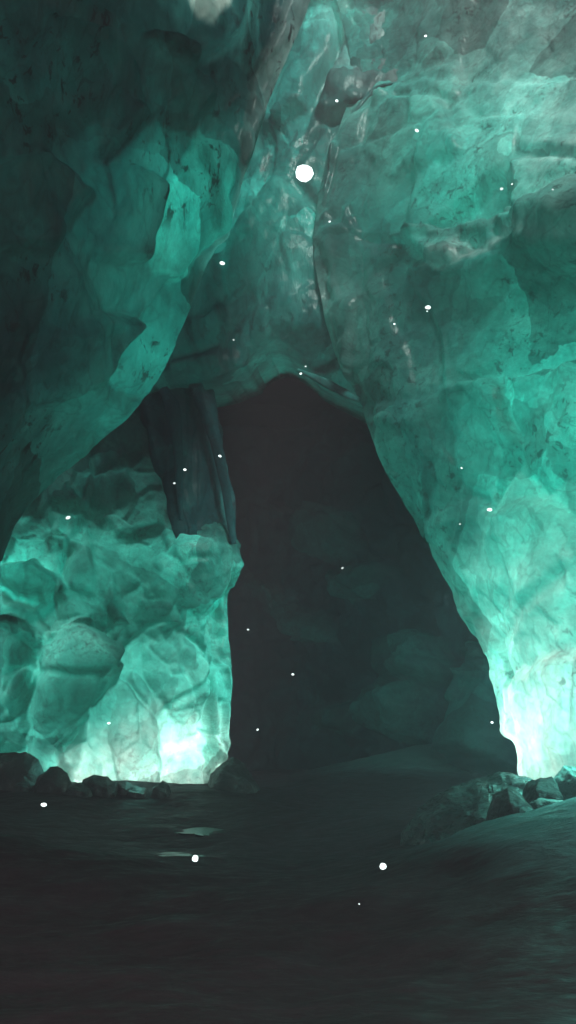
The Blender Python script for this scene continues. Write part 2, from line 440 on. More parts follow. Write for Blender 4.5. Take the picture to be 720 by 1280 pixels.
# ------------------------------------------------------------------ ice formations
# A: overhanging wall on the left
A_rows = [
    [(-420, -260, 8), (-120, -260, 8.5), (120, -260, 9.5), (290, -260, 10), (470, -260, 10.5)],
    [(-420, 0, 7.5), (-120, 0, 8.2), (120, 0, 9.2), (270, 0, 10), (388, 0, 10.8)],
    [(-420, 130, 7.2), (-120, 120, 8), (100, 110, 9), (240, 110, 10), (345, 105, 10.8)],
    [(-420, 260, 7), (-140, 240, 7.8), (70, 230, 9), (200, 225, 9.8), (303, 222, 10.8)],
    [(-420, 380, 7), (-150, 350, 7.8), (50, 345, 9), (165, 345, 9.9), (262, 325, 10.9)],
    [(-420, 500, 7), (-160, 450, 7.8), (20, 430, 9), (130, 415, 10), (222, 420, 11)],
    [(-420, 620, 7), (-170, 540, 7.8), (-10, 505, 9), (95, 480, 10), (186, 492, 11.2)],
    [(-420, 760, 7), (-180, 630, 7.8), (-30, 570, 9), (45, 555, 10.2), (112, 566, 11.4)],
    [(-420, 880, 7), (-200, 740, 7.8), (-60, 650, 9), (-10, 620, 10), (40, 622, 11.4)],
    [(-420, 1020, 7), (-210, 860, 7.8), (-70, 780, 9), (-30, 720, 10), (0, 705, 11.2)],
    [(-420, 1160, 7), (-220, 1020, 7.8), (-80, 930, 9), (-40, 880, 10), (-6, 860, 11.0)],
    [(-420, 1250, 7), (-220, 1120, 7.8), (-90, 1030, 9), (-50, 1020, 10), (-12, 1010, 11.0)],
]
LENS = [(240, 172), (252, 150), (262, 172), (286, 205), (276, 262), (262, 300), (240, 345), (214, 352), (186, 342), (183, 322), (190, 285), (208, 232)]
NOTCH = [(232, -60), (284, -60), (280, 8), (264, 38), (240, 34), (233, 15)]  # bright patch of light, painted pale into the ice
M['ice_lens'] = ice_material('clear lens ice', (0.06, 0.45, 0.39), (0.10, 0.60, 0.53), (0.2, 0.78, 0.7), trans=0.5, scale=1.1, dirt=0.7, dirt_scale=8, gloss=0.03)
SHADE_LEFT = [(-600, 330), (60, 380), (90, 450), (20, 560), (-20, 700), (-20, 1200), (-600, 1200)]  # shade on the overhang's left side, painted as darker ice
BAND = [(330, 70), (215, 150), (185, 210), (165, 300), (130, 350), (110, 430), (60, 480), (10, 560), (-10, 640), (0, 720), (60, 640), (130, 580), (200, 500), (250, 400), (320, 230), (360, 100)]
RIDGE = [(402, -70), (366, -70), (350, 20), (318, 100), (302, 150), (296, 185), (286, 245), (262, 300), (238, 380), (244, 386), (268, 325), (308, 222), (350, 105), (392, 0)]
M['ice_rim'] = ice_material('scuffed grey rim ice', (0.10, 0.26, 0.24), (0.22, 0.40, 0.37), (0.40, 0.56, 0.52), trans=0.35, scale=0.9, streak=(1.5, 1, 0.4), rot=(0, R(-25), 0), dirt=0.5, gloss=0.05)
A_plates = [
    (RIDGE, 0.12, 7, 0, 0),
    (LENS, 0.12, 10, 0.08, 0.05), (NOTCH, 0.05, 5, 0, 0),
    ([(60, 20), (150, 60), (190, 150), (130, 210), (60, 150), (30, 70)], 0.25, 20, 0.15, -0.1),
    ([(-60, 210), (60, 190), (120, 240), (60, 330), (-60, 330)], 0.3, 20, 0.2, -0.1),
    ([(110, 200), (185, 215), (205, 240), (180, 330), (120, 330), (90, 260)], 0.2, 14, 0.15, 0.1),
    ([(150, 60), (230, 60), (270, 120), (240, 160), (170, 140)], 0.2, 12, 0.1, -0.1),
    ([(40, 420), (120, 380), (170, 400), (120, 480), (40, 520)], 0.2, 16, 0.2, 0.0),
]
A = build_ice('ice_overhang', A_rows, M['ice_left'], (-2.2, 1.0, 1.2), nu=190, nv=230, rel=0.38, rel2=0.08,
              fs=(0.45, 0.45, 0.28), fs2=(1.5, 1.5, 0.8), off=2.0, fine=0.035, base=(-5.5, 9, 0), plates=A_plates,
              inlays=[(BAND, 'clear', 0.42, 60), (SHADE_LEFT, 'murky', 0.8, 120), (RIDGE, 'scuffed', 0.55, 8), (LENS, 'clear', 1.0, 9), (NOTCH, 'frost', 1.0, 5)])
tag(A, 'huge dark overhanging ice wall with black dirt flecks, leaning in from the upper left', 'ice wall')

# B: arch slab over the passage
B_rows = [
    [(60, -80, 19.5), (250, -80, 19), (430, -80, 17.2), (560, -80, 16.3), (700, -80, 14.4), (900, -80, 12.2)],
    [(60, 0, 19.5), (250, 0, 19), (430, 0, 16.8), (560, 0, 16.1), (700, 0, 14.2), (900, 0, 12)],
    [(60, 150, 19), (250, 150, 18.5), (380, 150, 16.8), (470, 150, 16.5), (600, 150, 15.4), (800, 150, 13.5)],
    [(60, 300, 18.8), (220, 300, 18), (330, 300, 16.8), (430, 300, 16.5), (540, 300, 16.6), (640, 300, 17.0)],
    [(80, 420, 18.5), (190, 420, 18), (300, 400, 17), (380, 400, 16.6), (480, 400, 16.7), (560, 420, 17.8)],
    [(120, 520, 18.2), (195, 490, 17.8), (262, 474, 17.5), (346, 434, 17.5), (402, 470, 17.6), (470, 508, 18)],
]
B = build_ice('ice_arch', B_rows, M['ice_arch'], (0.3, 3.5, 0.8), nu=190, nv=170, rel=0.55, rel2=0.16,
              fs=(0.42, 0.42, 0.28), fs2=(1.2, 1.2, 0.8), off=11.0, fine=0.04, base=W(330, 460, 17.5) * np.array([1, 1, 0]),
              inlays=[([(420, -400), (1300, -400), (1300, 400), (560, 300), (450, 90)], 'scuffed', 0.75, 160), ([(150, 400), (360, 330), (520, 420), (520, 560), (100, 560)], 'murky', 0.45, 90)])  # hazy top right painted paler; lower arch tinted darker
tag(B, 'marbled teal ice arch spanning the mouth of the dark passage', 'ice arch')

# C: right wall
C_rows = [
    [(380, -70, 16.6), (475, -70, 15.5), (600, -70, 13.7), (760, -70, 11.9), (930, -70, 9.8), (1250, -70, 7.2)],
    [(420, 0, 16.5), (495, 0, 15.7), (610, 0, 14.1), (760, 0, 12.3), (930, 0, 10), (1250, 0, 7.4)],
    [(440, 105, 16.25), (505, 110, 15.7), (610, 115, 14.1), (745, 115, 12.3), (930, 115, 10), (1250, 115, 7.4)],
    [(412, 190, 16.25), (480, 190, 15.6), (590, 200, 14.0), (730, 200, 12.1), (920, 200, 9.8), (1250, 200, 7.3)],
    [(392, 290, 16.25), (470, 290, 15.6), (580, 285, 14.0), (720, 255, 12), (920, 260, 9.8), (1250, 280, 7.3)],
    [(400, 370, 16.25), (465, 350, 15.6), (560, 330, 13.7), (720, 290, 11.2), (920, 320, 9.4), (1250, 340, 7.2)],
    [(420, 440, 16.6), (480, 430, 15.4), (570, 400, 14), (720, 370, 12.0), (920, 420, 9.8), (1250, 450, 7.2)],
    [(450, 503, 16.3), (505, 500, 15), (590, 490, 13.9), (720, 480, 12), (920, 530, 9.8), (1250, 560, 7.2)],
    [(480, 585, 16), (540, 590, 14.6), (620, 590, 13.6), (730, 600, 12), (920, 640, 9.8), (1250, 670, 7.2)],
    [(512, 645, 15.8), (565, 665, 14.5), (640, 680, 13.4), (740, 700, 12), (920, 740, 9.8), (1250, 780, 7.2)],
    [(562, 735, 15.5), (605, 750, 14.4), (670, 770, 13.2), (750, 790, 12), (920, 830, 9.8), (1250, 900, 7.2)],
    [(608, 806, 15.3), (645, 830, 14.4), (700, 850, 13.2), (770, 870, 12), (930, 930, 9.8), (1250, 1010, 7.2)],
    [(630, 880, 15.1), (660, 890, 14.3), (710, 910, 13.2), (780, 940, 12), (940, 1010, 9.8), (1250, 1110, 7.2)],
    [(654, 968, 15), (676, 980, 14.2), (725, 1000, 13), (790, 1030, 11.8), (950, 1080, 9.8), (1250, 1200, 7.2)],
    [(668, 1010, 15), (690, 1020, 14.2), (735, 1040, 13), (800, 1070, 11.8), (960, 1120, 9.8), (1250, 1260, 7.2)],
]
FOOT2 = [(590, 700), (660, 690), (800, 660), (1100, 640), (1100, 1200), (600, 1200)]  # wide foot glow, painted as paler ice
WALL_DARK2 = [(540, 600), (600, 610), (640, 660), (600, 700), (560, 690)]
TOPR = [(500, -500), (1300, -500), (1300, 320), (700, 270), (600, 180), (560, 60)]  # hazy daylight at top right, painted as pale ice
FOOT = [(640, 860), (660, 830), (695, 812), (800, 790), (1000, 780), (1000, 1100), (660, 1060), (636, 920)]  # brightest foot glow, painted as pale ice
WALL_DARK = [(380, 180), (440, 160), (540, 270), (590, 330), (620, 420), (580, 470), (600, 560), (560, 620), (530, 700), (480, 600), (400, 480), (360, 300)]  # unlit part of the wall, its shade painted into the colour
LEDGE = [(520, 330), (540, 318), (600, 305), (640, 290), (700, 290), (800, 272), (800, 284), (700, 298), (640, 298), (590, 318), (545, 334)]
M['ice_frost'] = ice_material('frosted foot ice', (0.24, 0.60, 0.54), (0.40, 0.72, 0.65), (0.55, 0.82, 0.77), trans=0.5, scale=0.7, dirt=0.6, dirt_scale=7, gloss=0.03)
M['ice_mid'] = ice_material('marbled wall ice', (0.03, 0.22, 0.20), (0.07, 0.38, 0.34), (0.14, 0.55, 0.48), trans=0.45, scale=0.6, dirt=0.6, gloss=0.03)
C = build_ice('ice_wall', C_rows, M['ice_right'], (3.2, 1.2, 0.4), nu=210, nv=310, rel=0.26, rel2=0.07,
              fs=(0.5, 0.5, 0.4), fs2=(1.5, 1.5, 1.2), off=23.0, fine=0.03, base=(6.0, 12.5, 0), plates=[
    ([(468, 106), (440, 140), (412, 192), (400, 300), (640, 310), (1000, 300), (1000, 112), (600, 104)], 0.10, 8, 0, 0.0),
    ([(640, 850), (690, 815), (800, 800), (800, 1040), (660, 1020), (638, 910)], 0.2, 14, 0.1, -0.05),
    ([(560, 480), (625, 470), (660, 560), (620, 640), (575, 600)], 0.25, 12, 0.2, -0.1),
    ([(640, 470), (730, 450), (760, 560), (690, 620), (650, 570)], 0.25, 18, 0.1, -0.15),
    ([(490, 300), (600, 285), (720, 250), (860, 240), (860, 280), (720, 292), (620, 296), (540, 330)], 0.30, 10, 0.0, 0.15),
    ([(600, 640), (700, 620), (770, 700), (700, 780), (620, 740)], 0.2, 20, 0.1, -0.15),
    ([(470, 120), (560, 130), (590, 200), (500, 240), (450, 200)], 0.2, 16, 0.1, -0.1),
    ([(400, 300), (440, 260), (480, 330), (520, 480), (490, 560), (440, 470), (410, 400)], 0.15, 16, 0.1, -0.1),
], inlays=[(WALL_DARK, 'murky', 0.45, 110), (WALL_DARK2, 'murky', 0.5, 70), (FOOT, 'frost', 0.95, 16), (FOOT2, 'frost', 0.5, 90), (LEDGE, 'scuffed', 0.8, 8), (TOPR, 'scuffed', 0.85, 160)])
tag(C, 'pale glowing ice wall filling the right side, brightest at its foot', 'ice wall')

# E: glowing pillar wall on the left behind the overhang
E_rows = [
    [(-260, 440, 17), (-120, 450, 17.6), (0, 460, 18), (60, 480, 18.2), (120, 480, 18.3), (185, 480, 18.8), (240, 480, 20)],
    [(-260, 560, 17), (-120, 560, 17.4), (0, 565, 17.8), (80, 560, 18), (170, 575, 18.3), (235, 570, 18.8), (276, 570, 20)],
    [(-260, 650, 17), (-120, 640, 17.2), (0, 640, 17.6), (80, 640, 17.8), (170, 650, 18.0), (255, 650, 18.4), (292, 660, 20)],
    [(-260, 710, 17), (-120, 700, 17), (0, 700, 17.2), (80, 705, 17.4), (170, 705, 17.8), (262, 695, 18.0), (299, 706, 19.6)],
    [(-260, 790, 17), (-120, 780, 17), (0, 780, 17.2), (80, 780, 17.4), (170, 780, 18.1), (250, 770, 18.5), (284, 750, 19.4)],
    [(-260, 870, 17), (-120, 860, 17), (0, 850, 17.2), (80, 850, 17.3), (165, 860, 17.9), (250, 850, 18.4), (290, 855, 19.2)],
    [(-260, 930, 17.8), (-120, 925, 17.8), (0, 920, 18.0), (80, 920, 17.9), (160, 920, 17.8), (240, 920, 18.3), (278, 935, 19.0)],
    [(-260, 1010, 18), (-120, 1005, 18), (0, 1000, 18.2), (80, 1000, 18.1), (160, 1000, 17.9), (232, 1000, 18.3), (266, 1000, 18.8)],
]
E_plates = [
    ([(50, 812), (75, 782), (100, 776), (150, 818), (154, 845), (112, 885), (98, 975), (40, 975), (42, 880)], 0.75, 26, 0.25, -0.2),
    ([(110, 650), (142, 722), (158, 785), (85, 795), (66, 740)], 0.5, 22, -0.25, 0.2),
    ([(0, 708), (45, 700), (78, 728), (64, 764), (30, 752), (4, 735)], 0.6, 14, 0.1, -0.3),
    ([(2, 742), (50, 766), (74, 800), (50, 814), (10, 790)], 0.45, 12, -0.2, 0.1),
    ([(-10, 770), (24, 773), (48, 800), (42, 832), (8, 855), (-20, 825)], 0.5, 14, 0.1, -0.2),
    ([(226, 668), (262, 676), (300, 706), (276, 744), (212, 764), (178, 742), (198, 700)], 0.2, 16, -0.12, -0.12),
    ([(170, 742), (215, 748), (224, 782), (200, 804), (162, 778)], 0.35, 14, 0.2, -0.1),
    ([(-20, 848), (40, 836), (54, 900), (50, 940), (-30, 940)], 0.3, 22, 0.1, -0.2),
    ([(60, 640), (90, 610), (114, 640), (98, 692), (58, 694)], 0.35, 14, -0.1, -0.1),
    ([(142, 862), (168, 840), (192, 870), (205, 1000), (138, 1000)], 0.3, 16, 0.1, 0.0),
    ([(112, 600), (160, 590), (175, 625), (140, 645), (108, 632)], 0.3, 12, 0.1, -0.2),
    ([(180, 800), (228, 790), (262, 830), (262, 880), (205, 890), (176, 850)], 0.25, 22, 0.2, -0.1),
    ([(252, 770), (276, 748), (290, 860), (274, 940), (256, 1000), (250, 900)], -0.25, 8, 0.1, 0.0),
]
E = build_ice('ice_pillar', E_rows, M['ice_pillar'], (-1.2, 3.4, 0.3), nu=240, nv=240, rel=0.42, rel2=0.14,
              fs=(0.75, 0.75, 0.55), fs2=(1.7, 1.7, 1.2), off=37.0, edge_keep=0.1, fine=0.03, base=(-3.5, 18.5, 0), plates=E_plates,
              inlays=[([(110, 930), (160, 900), (215, 890), (262, 900), (300, 960), (290, 1040), (60, 1040), (60, 960)], 'frost', 0.85, 70), ([(-300, 400), (300, 400), (300, 600), (200, 650), (60, 640), (-300, 640)], 'murky', 0.6, 90)])  # foot glow and unlit top painted into the pillar's colour
tag(E, 'glowing teal ice pillar left of the dark passage, white hot at its foot', 'ice pillar')

# dark hanging curtain between the overhang and the passage
def curtain(name, pts, mat, parent, seed, ratio=1.0):
    """a tapered rib of ice running through traced points (px, py, Y, radius)"""
    P = np.array([[*W(x, y, Y), r] for x, y, Y, r in pts])
    S = catmull(P, 46)
    verts = []; nr = 18
    for i, s in enumerate(S):
        t = S[min(i + 1, 45)][:3] - S[max(i - 1, 0)][:3]; t /= np.linalg.norm(t)
        a = np.cross(t, [0, 1, 0]); a /= np.linalg.norm(a); b = np.cross(t, a)
        for j in range(nr):
            th = 2 * math.pi * j / nr
            r = s[3] * (1 + 0.25 * noise.fractal(Vector((math.cos(th) + seed, math.sin(th), i * 0.12)), 0.9, 2, 4))
            verts.append(s[:3] + a * math.cos(th) * r + b * math.sin(th) * r * ratio)
    faces = [(i * nr + j, i * nr + (j + 1) % nr, (i + 1) * nr + (j + 1) % nr, (i + 1) * nr + j) for i in range(45) for j in range(nr)]
    faces.append(tuple(range(nr - 1, -1, -1))); faces.append(tuple(45 * nr + j for j in range(nr)))
    return link_mesh(name, verts, faces, mat, parent=parent, base=S[-1][:3])

H_rows = [
    [(168, 460, 18.0), (190, 465, 17.9), (230, 462, 18), (262, 460, 18.8)],
    [(186, 530, 18.0), (200, 535, 17.9), (245, 535, 18), (276, 545, 19)],
    [(198, 580, 18.0), (215, 600, 17.9), (255, 610, 18.1), (290, 620, 19.2)],
    [(206, 600, 18.1), (228, 690, 18.0), (258, 700, 18.2), (297, 700, 19.3)],
]
Hc = build_ice('ice_curtain', H_rows, M['ice_dark'], (-0.2, 0.5, 0), nu=90, nv=120, rel=0.25, rel2=0.08, fs=(1.4, 1.0, 0.18), fs2=(3, 2, 0.5), off=51, fine=0.02,
               base=W(220, 720, 19.6))
tag(Hc, 'dark fluted ice curtain hanging at the left side of the passage mouth', 'ice curtain')
for k, pts in enumerate([
    [(243, 478, 17.8, .16), (256, 505, 17.7, .2), (268, 545, 17.8, .14), (280, 600, 18.0, .11), (292, 680, 18.4, .07)],
    [(204, 488, 17.6, .12), (216, 510, 17.5, .16), (222, 560, 17.6, .12), (224, 610, 17.7, .08), (226, 650, 17.8, .04)],
]):
    curtain('ice_rib', pts, M['ice_dark'], Hc, k * 5)

# ribs on the wall and under the arch
for k, pts in enumerate([
    [(404, 205, 16.6, .03), (426, 168, 16.2, .05), (448, 134, 16.0, .05), (470, 110, 15.9, .05), (505, 102, 15.6, .02)],
]):
    curtain('ice_rib', pts, M['ice_arch'], C, k * 9 + 3, ratio=0.6)
for k, pts in enumerate([
    [(372, 462, 17.0, .03), (398, 474, 16.9, .08), (424, 488, 16.7, .10), (449, 500, 16.3, .06)],
]):
    curtain('ice_rib', pts, M['ice_arch'], B, k * 9 + 4, ratio=0.8)
# ------------------------------------------------------------------ the passage behind
F_rows = [
    [(100, 250, 25), (200, 250, 29), (350, 250, 31), (480, 250, 29), (600, 250, 26), (760, 250, 22)],
    [(100, 420, 24), (200, 430, 28), (350, 430, 31), (480, 430, 28), (600, 430, 25), (760, 430, 21)],
    [(100, 560, 24), (200, 560, 28), (340, 560, 31), (440, 570, 27), (560, 570, 24), (760, 570, 20)],
    [(100, 680, 24), (200, 680, 28), (340, 680, 30), (430, 670, 26), (560, 680, 23.5), (760, 680, 19.5)],
    [(100, 780, 24), (200, 780, 28), (350, 780, 30), (440, 780, 26.5), (560, 790, 23), (760, 790, 19)],
    [(100, 860, 24), (200, 860, 28), (350, 860, 31), (470, 860, 26), (560, 870, 22.5), (760, 870, 18.6)],
    [(100, 990, 24), (200, 985, 28), (350, 985, 31), (470, 985, 26), (560, 985, 22.5), (760, 985, 18.6)],
]
F_plates = [
    ([(486, 800), (520, 784), (560, 800), (568, 850), (545, 862), (486, 852)], 1.0, 20, 0.3, -0.2),
    ([(472, 862), (496, 846), (542, 856), (554, 880), (540, 928), (482, 924)], 1.2, 18, 0.2, -0.3),
    ([(575, 800), (612, 800), (640, 870), (650, 945), (585, 945), (576, 870)], 0.7, 14, -0.2, -0.1),
    ([(402, 884), (430, 876), (464, 884), (468, 912), (430, 924), (400, 908)], 1.0, 10, 0.2, -0.3),
    ([(386, 652), (412, 642), (448, 648), (464, 686), (430, 702), (390, 690)], 1.0, 12, 0.2, -0.4),
    ([(420, 712), (470, 704), (508, 716), (472, 746), (432, 752)], 1.0, 12, 0.2, -0.4),
    ([(300, 715), (350, 740), (400, 770), (430, 800), (390, 800), (330, 760)], 0.9, 10, 0.2, -0.4),
]
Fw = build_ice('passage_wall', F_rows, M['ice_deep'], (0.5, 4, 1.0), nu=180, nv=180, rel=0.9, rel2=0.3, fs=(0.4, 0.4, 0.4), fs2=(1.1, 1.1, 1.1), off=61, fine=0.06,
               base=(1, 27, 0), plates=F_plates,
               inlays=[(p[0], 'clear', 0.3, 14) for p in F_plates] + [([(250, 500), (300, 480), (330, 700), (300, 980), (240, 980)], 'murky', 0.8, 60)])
tag(Fw, 'dim blue green ice wall at the back of the dark passage', 'ice wall')

# unseen roof slabs; the near ones added to shade floor and overhang
def slab(name, x0, x1, y0, y1, z, t, seed, tilt=0.0):
    nxx, nyy = 50, 50
    v = []
    for s in (0, 1):
        for i in range(nyy):
            for j in range(nxx):
                x = x0 + (x1 - x0) * j / (nxx - 1); y = y0 + (y1 - y0) * i / (nyy - 1)
                zz = z + tilt * (y - y0) + 0.8 * noise.fractal(Vector((x * .25 + seed, y * .25, 0)), 1, 2, 4) + (t if s else 0)
                v.append((x, y, zz))
    n = nxx * nyy; f = []
    for i in range(nyy - 1):
        for j in range(nxx - 1):
            a, b, c, d = i * nxx + j, i * nxx + j + 1, (i + 1) * nxx + j + 1, (i + 1) * nxx + j
            f += [(a, d, c, b), (n + a, n + b, n + c, n + d)]
    ring = [j for j in range(nxx)] + [i * nxx + nxx - 1 for i in range(1, nyy)] + [(nyy - 1) * nxx + j for j in range(nxx - 2, -1, -1)] + [i * nxx for i in range(nyy - 2, 0, -1)]
    for a, b in zip(ring, ring[1:] + ring[:1]): f.append((a, b, n + b, n + a))
    o = link_mesh(name, v, f, M['void']); tag(o, kind='structure'); return o
slab('cave_ceiling', -14, 16, 19.5, 38, 13.0, 1.2, 1)
slab('cave_ceiling', -16, 16, -12, 4.9, 13.0, 1.2, 9)  # roof over the viewer, added to shade the near floor
slab('cave_ceiling', -16, 0.5, 4.4, 8.3, 13.6, 1.2, 17)  # added slab, keeps sky and sun off the overhang

# ------------------------------------------------------------------ rocks
def rock(pxs, Ybase, seed, label, group, mat='rock', depth=0.7, rough=0.05, bevel=0.03, cat='rock'):
    """pxs: traced outline; the rock lies where its lower rim meets the ground"""
    pts = []
    c = np.mean(np.array(pxs, float), axis=0)
    bot = max(p[1] for p in pxs)
    gp = ground_hit(min(max(c[0], 2), 730), bot)
    Y0 = gp[1] + depth * 0.45 if Ybase is None else Ybase
    rnd = random.Random(seed)
    for (x, y) in pxs:
        low = y > bot - 6
        p = W(x, y, Y0)
        if low: p[2] -= 0.12
        pts.append(p)
    # a front ridge, a back ridge and a spread foot: few points, so the faces stay flat and broad
    x0, x1 = min(p[0] for p in pxs), max(p[0] for p in pxs); top = min(p[1] for p in pxs)
    for fx, fy, dy in ((rnd.uniform(.25, .45), .45, -.55), (rnd.uniform(.6, .85), .7, -.7), (rnd.uniform(.3, .7), .35, .6)):
        q = W(x0 + (x1 - x0) * fx, top + (bot - top) * fy, Y0); q[1] += depth * dy
        pts.append(q)
    for fx, dy in ((.12, -.6), (.5, -.85), (.9, -.5), (.15, .6), (.8, .7)):
        q = W(x0 + (x1 - x0) * fx, bot, Y0); q[1] += depth * dy; q[2] = gz(q[0], q[1]) - 0.12
        pts.append(q)
    o = hull_block('rock', pts, M[mat], smooth=False, rough=rough, bevel=bevel, seed=seed, cuts=4, fscale=2.5)
    tag(o, label, cat, group)
    return o

M['rock_iced'] = stone_material('ice glazed stone', (0.015, 0.018, 0.018), (0.02, 0.025, 0.025), (0.45, 0.6, 0.56), scale=1.1, rough=0.3, bump=0.6, spec=0.5)
nt_ = M['rock_iced'].node_tree
for n_ in nt_.nodes:
    if n_.type == 'VALTORGB' and len(n_.color_ramp.elements) == 3: n_.color_ramp.elements[1].position = 0.47; n_.color_ramp.elements[2].position = 0.53
G1 = 'rocks along the foot of the glowing pillar'
for k, (o, lab) in enumerate([
    ([(-30, 986), (-24, 952), (0, 941), (32, 940), (48, 950), (58, 968), (62, 986)], 'big rounded black rock, leftmost at the foot of the glowing pillar'),
    ([(36, 990), (46, 972), (62, 958), (72, 957), (84, 968), (98, 990)], 'grey humped rock second from the left, below the glowing boulder'),
    ([(74, 994), (86, 981), (100, 977), (116, 984), (126, 994)], 'low dark flat rock just right of the grey humped rock'),
    ([(92, 991), (104, 975), (118, 968), (134, 970), (148, 980), (156, 991)], 'broad teal lit rock behind the low flat ones, left of the white glow'),
    ([(122, 995), (134, 983), (145, 977), (149, 984), (151, 995)], 'small pointed rock standing before the broad teal rock'),
    ([(140, 990), (148, 977), (156, 976), (165, 983), (172, 990)], 'small pale ice crusted rock at the left edge of the white glow'),
    ([(148, 995), (156, 986), (168, 983), (182, 985), (190, 995)], 'low wedge shaped black rock directly before the white glow'),
    ([(184, 995), (192, 984), (203, 975), (210, 982), (219, 995)], 'sharp triangular black rock, last in the row before the white glow'),
    ([(14, 988), (24, 976), (36, 974), (46, 980), (52, 988)], 'low slab of stone at the foot of the big rounded rock'),
]):
    rock(o, None, 100 + k, lab, G1, depth=0.45, rough=0.03, bevel=0.006)
rock([(256, 988), (264, 966), (276, 954), (291, 946), (304, 956), (318, 972), (328, 988)], None, 131, 'mottled angular boulder right of the glowing pillar', None, depth=0.9, rough=0.05, cat='boulder')

M['rock_wet'] = stone_material('wet ribbed stone', (0.010, 0.014, 0.014), (0.08, 0.12, 0.11), (0.34, 0.46, 0.43), scale=2.2, rough=0.32, bump=0.9, spec=0.6, streak=(0.5, 1.2, 2.2), rot=(0, R(25), R(30)))
rock([(496, 1046), (520, 1008), (560, 984), (600, 970), (640, 964), (668, 974), (700, 1000), (740, 1046)], 11.2, 141,
     'broad low boulder with wet ribbed surface at the foot of the right wall', None, mat='rock_wet', depth=2.0, rough=0.05, bevel=0.2, cat='boulder')
G2 = 'black rocks on the bank at the right'
for k, (o, Y, lab) in enumerate([
    ([(604, 1020), (618, 996), (634, 985), (648, 990), (658, 1003), (664, 1020)], 9.6, 'black pyramid shaped rock, leftmost on the right bank'),
    ([(612, 985), (620, 975), (636, 971), (652, 975), (664, 985)], 11.0, 'flat dark stone lying behind the black pyramid rock'),
    ([(652, 1018), (662, 1003), (676, 997), (694, 999), (712, 1008), (736, 1018)], 9.5, 'ice topped black rock in the middle of the right bank pile'),
    ([(676, 1006), (692, 972), (704, 957), (718, 958), (748, 980), (760, 1006)], 10.4, 'tall ice capped rock at the right edge below the bright wall'),
    ([(646, 1002), (660, 984), (676, 972), (690, 970), (697, 980), (690, 1002)], 10.0, 'slanting black slab leaning on the tall ice capped rock'),
    ([(640, 1020), (648, 1009), (658, 1007), (670, 1020)], 9.3, 'small pale ice lump right of the black pyramid rock'),
]):
    rock(o, Y, 150 + k, lab, G2, depth=0.55, rough=0.03, bevel=0.006, mat={5: 'ice_pale', 2: 'rock_iced', 3: 'rock_iced'}.get(k, 'rock'))

# ------------------------------------------------------------------ puddles
def puddle(cx, cy, rx, ry, seed, label, rise):
    z = min(gz(cx + dx, cy + dy) for dx in (-.2, 0, .2) for dy in (-.2, 0, .2)) + rise
    n = 48; v = []
    for s in (0, 1):
        for i in range(n):
            th = 2 * math.pi * i / n
            r = 1 + 0.35 * noise.fractal(Vector((math.cos(th) * 1.2 + seed, math.sin(th) * 1.2, 0)), .9, 2, 3)
            v.append((cx + rx * r * math.cos(th), cy + ry * r * math.sin(th), z - 0.15 * s))
    f = [tuple(range(n)), tuple(range(2 * n - 1, n - 1, -1))] + [(i, n + i, n + (i + 1) % n, (i + 1) % n) for i in range(n)]
    o = link_mesh('puddle', v, f, M['water'], base=(cx, cy, z), smooth=False)
    tag(o, label, 'puddle', 'puddles of meltwater')
puddle(-1.57, 12.3, 0.45, 0.45, 3, 'nearer puddle of meltwater mirroring the glow on the dark cave floor', 0.03)
puddle(-1.35, 14.2, 0.5, 0.5, 8, 'farther, fainter puddle of meltwater behind the bright one', 0.025)

# ------------------------------------------------------------------ floating specks of light
motes = [
    (380, 216, 11, 5, 'largest round white light mote, high in the centre'),
    (278, 329, 3.6, 6, 'bright mote just right of the overhang edge'),
    (535, 384, 3.8, 6, 'bright mote with a tail below it, on the right wall'),
    (534, 389, 1.4, 6, 'tiny trailing mote right under the bright one on the right wall'),
    (521, 163, 2.8, 6, 'mote in the upper right below the crest of the wall'),
    (421, 126, 2.2, 7, 'small mote up and to the right of the largest mote'),
    (532, 45, 2.0, 7, 'highest small mote, near the top edge of the cave'),
    (412, 277, 1.8, 7, 'faint mote down and to the right of the largest mote'),
    (493, 405, 1.6, 7, 'tiny mote down and to the left of the tailed mote'),
    (292, 425, 1.6, 7, 'tiny mote on the arch above the passage left corner'),
    (382, 458, 1.6, 7, 'tiny upper mote of the pair at the passage top'),
    (376, 467, 2.0, 7, 'lower mote of the pair at the passage top'),
    (275, 570, 2.6, 7, 'mote on the right rib of the dark ice curtain'),
    (231, 587, 2.4, 7, 'mote in the middle of the dark ice curtain'),
    (218, 604, 2.0, 7, 'lowest mote on the dark ice curtain'),
    (85, 647, 3.2, 7, 'mote before the upper part of the glowing pillar'),
    (577, 585, 1.8, 7, 'small mote up and left of the bright mote on the right wall'),
    (612, 637, 3.4, 7, 'bright mote halfway up the right wall'),
    (575, 655, 1.3, 7, 'faintest mote near the passage edge on the right wall'),
    (428, 710, 2.2, 7, 'mote inside the passage before the back wall'),
    (310, 787, 1.9, 7, 'mote in the passage just right of the pillar edge'),
    (366, 843, 2.2, 7, 'mote low in the middle of the black passage'),
    (136, 904, 2.2, 7, 'mote before the glowing foot of the pillar'),
    (322, 912, 1.8, 7, 'lowest mote in the passage near the pillar foot'),
    (615, 903, 2.0, 7, 'mote before the lower right wall of the passage'),
    (55, 1006, 3.8, 5, 'mote on the left below the big rounded rock'),
    (244, 1073, 5.0, 4.5, 'bright mote hovering over the floor beside the puddles'),
    (479, 1083, 5.2, 4.5, 'bright mote hovering before the right bank'),
    (449, 1130, 1.3, 4.5, 'lowest tiny mote over the near black floor'),
    (627, 236, 2.6, 10, 'warm white glint, left one high on the right wall'),  # wet highlights on the ice, added as glowing beads
    (640, 230, 1.4, 10, 'tiny glint beside the left glint high on the right wall'),
    (691, 237, 1.6, 10, 'small glint near the right edge high on the wall'),
]
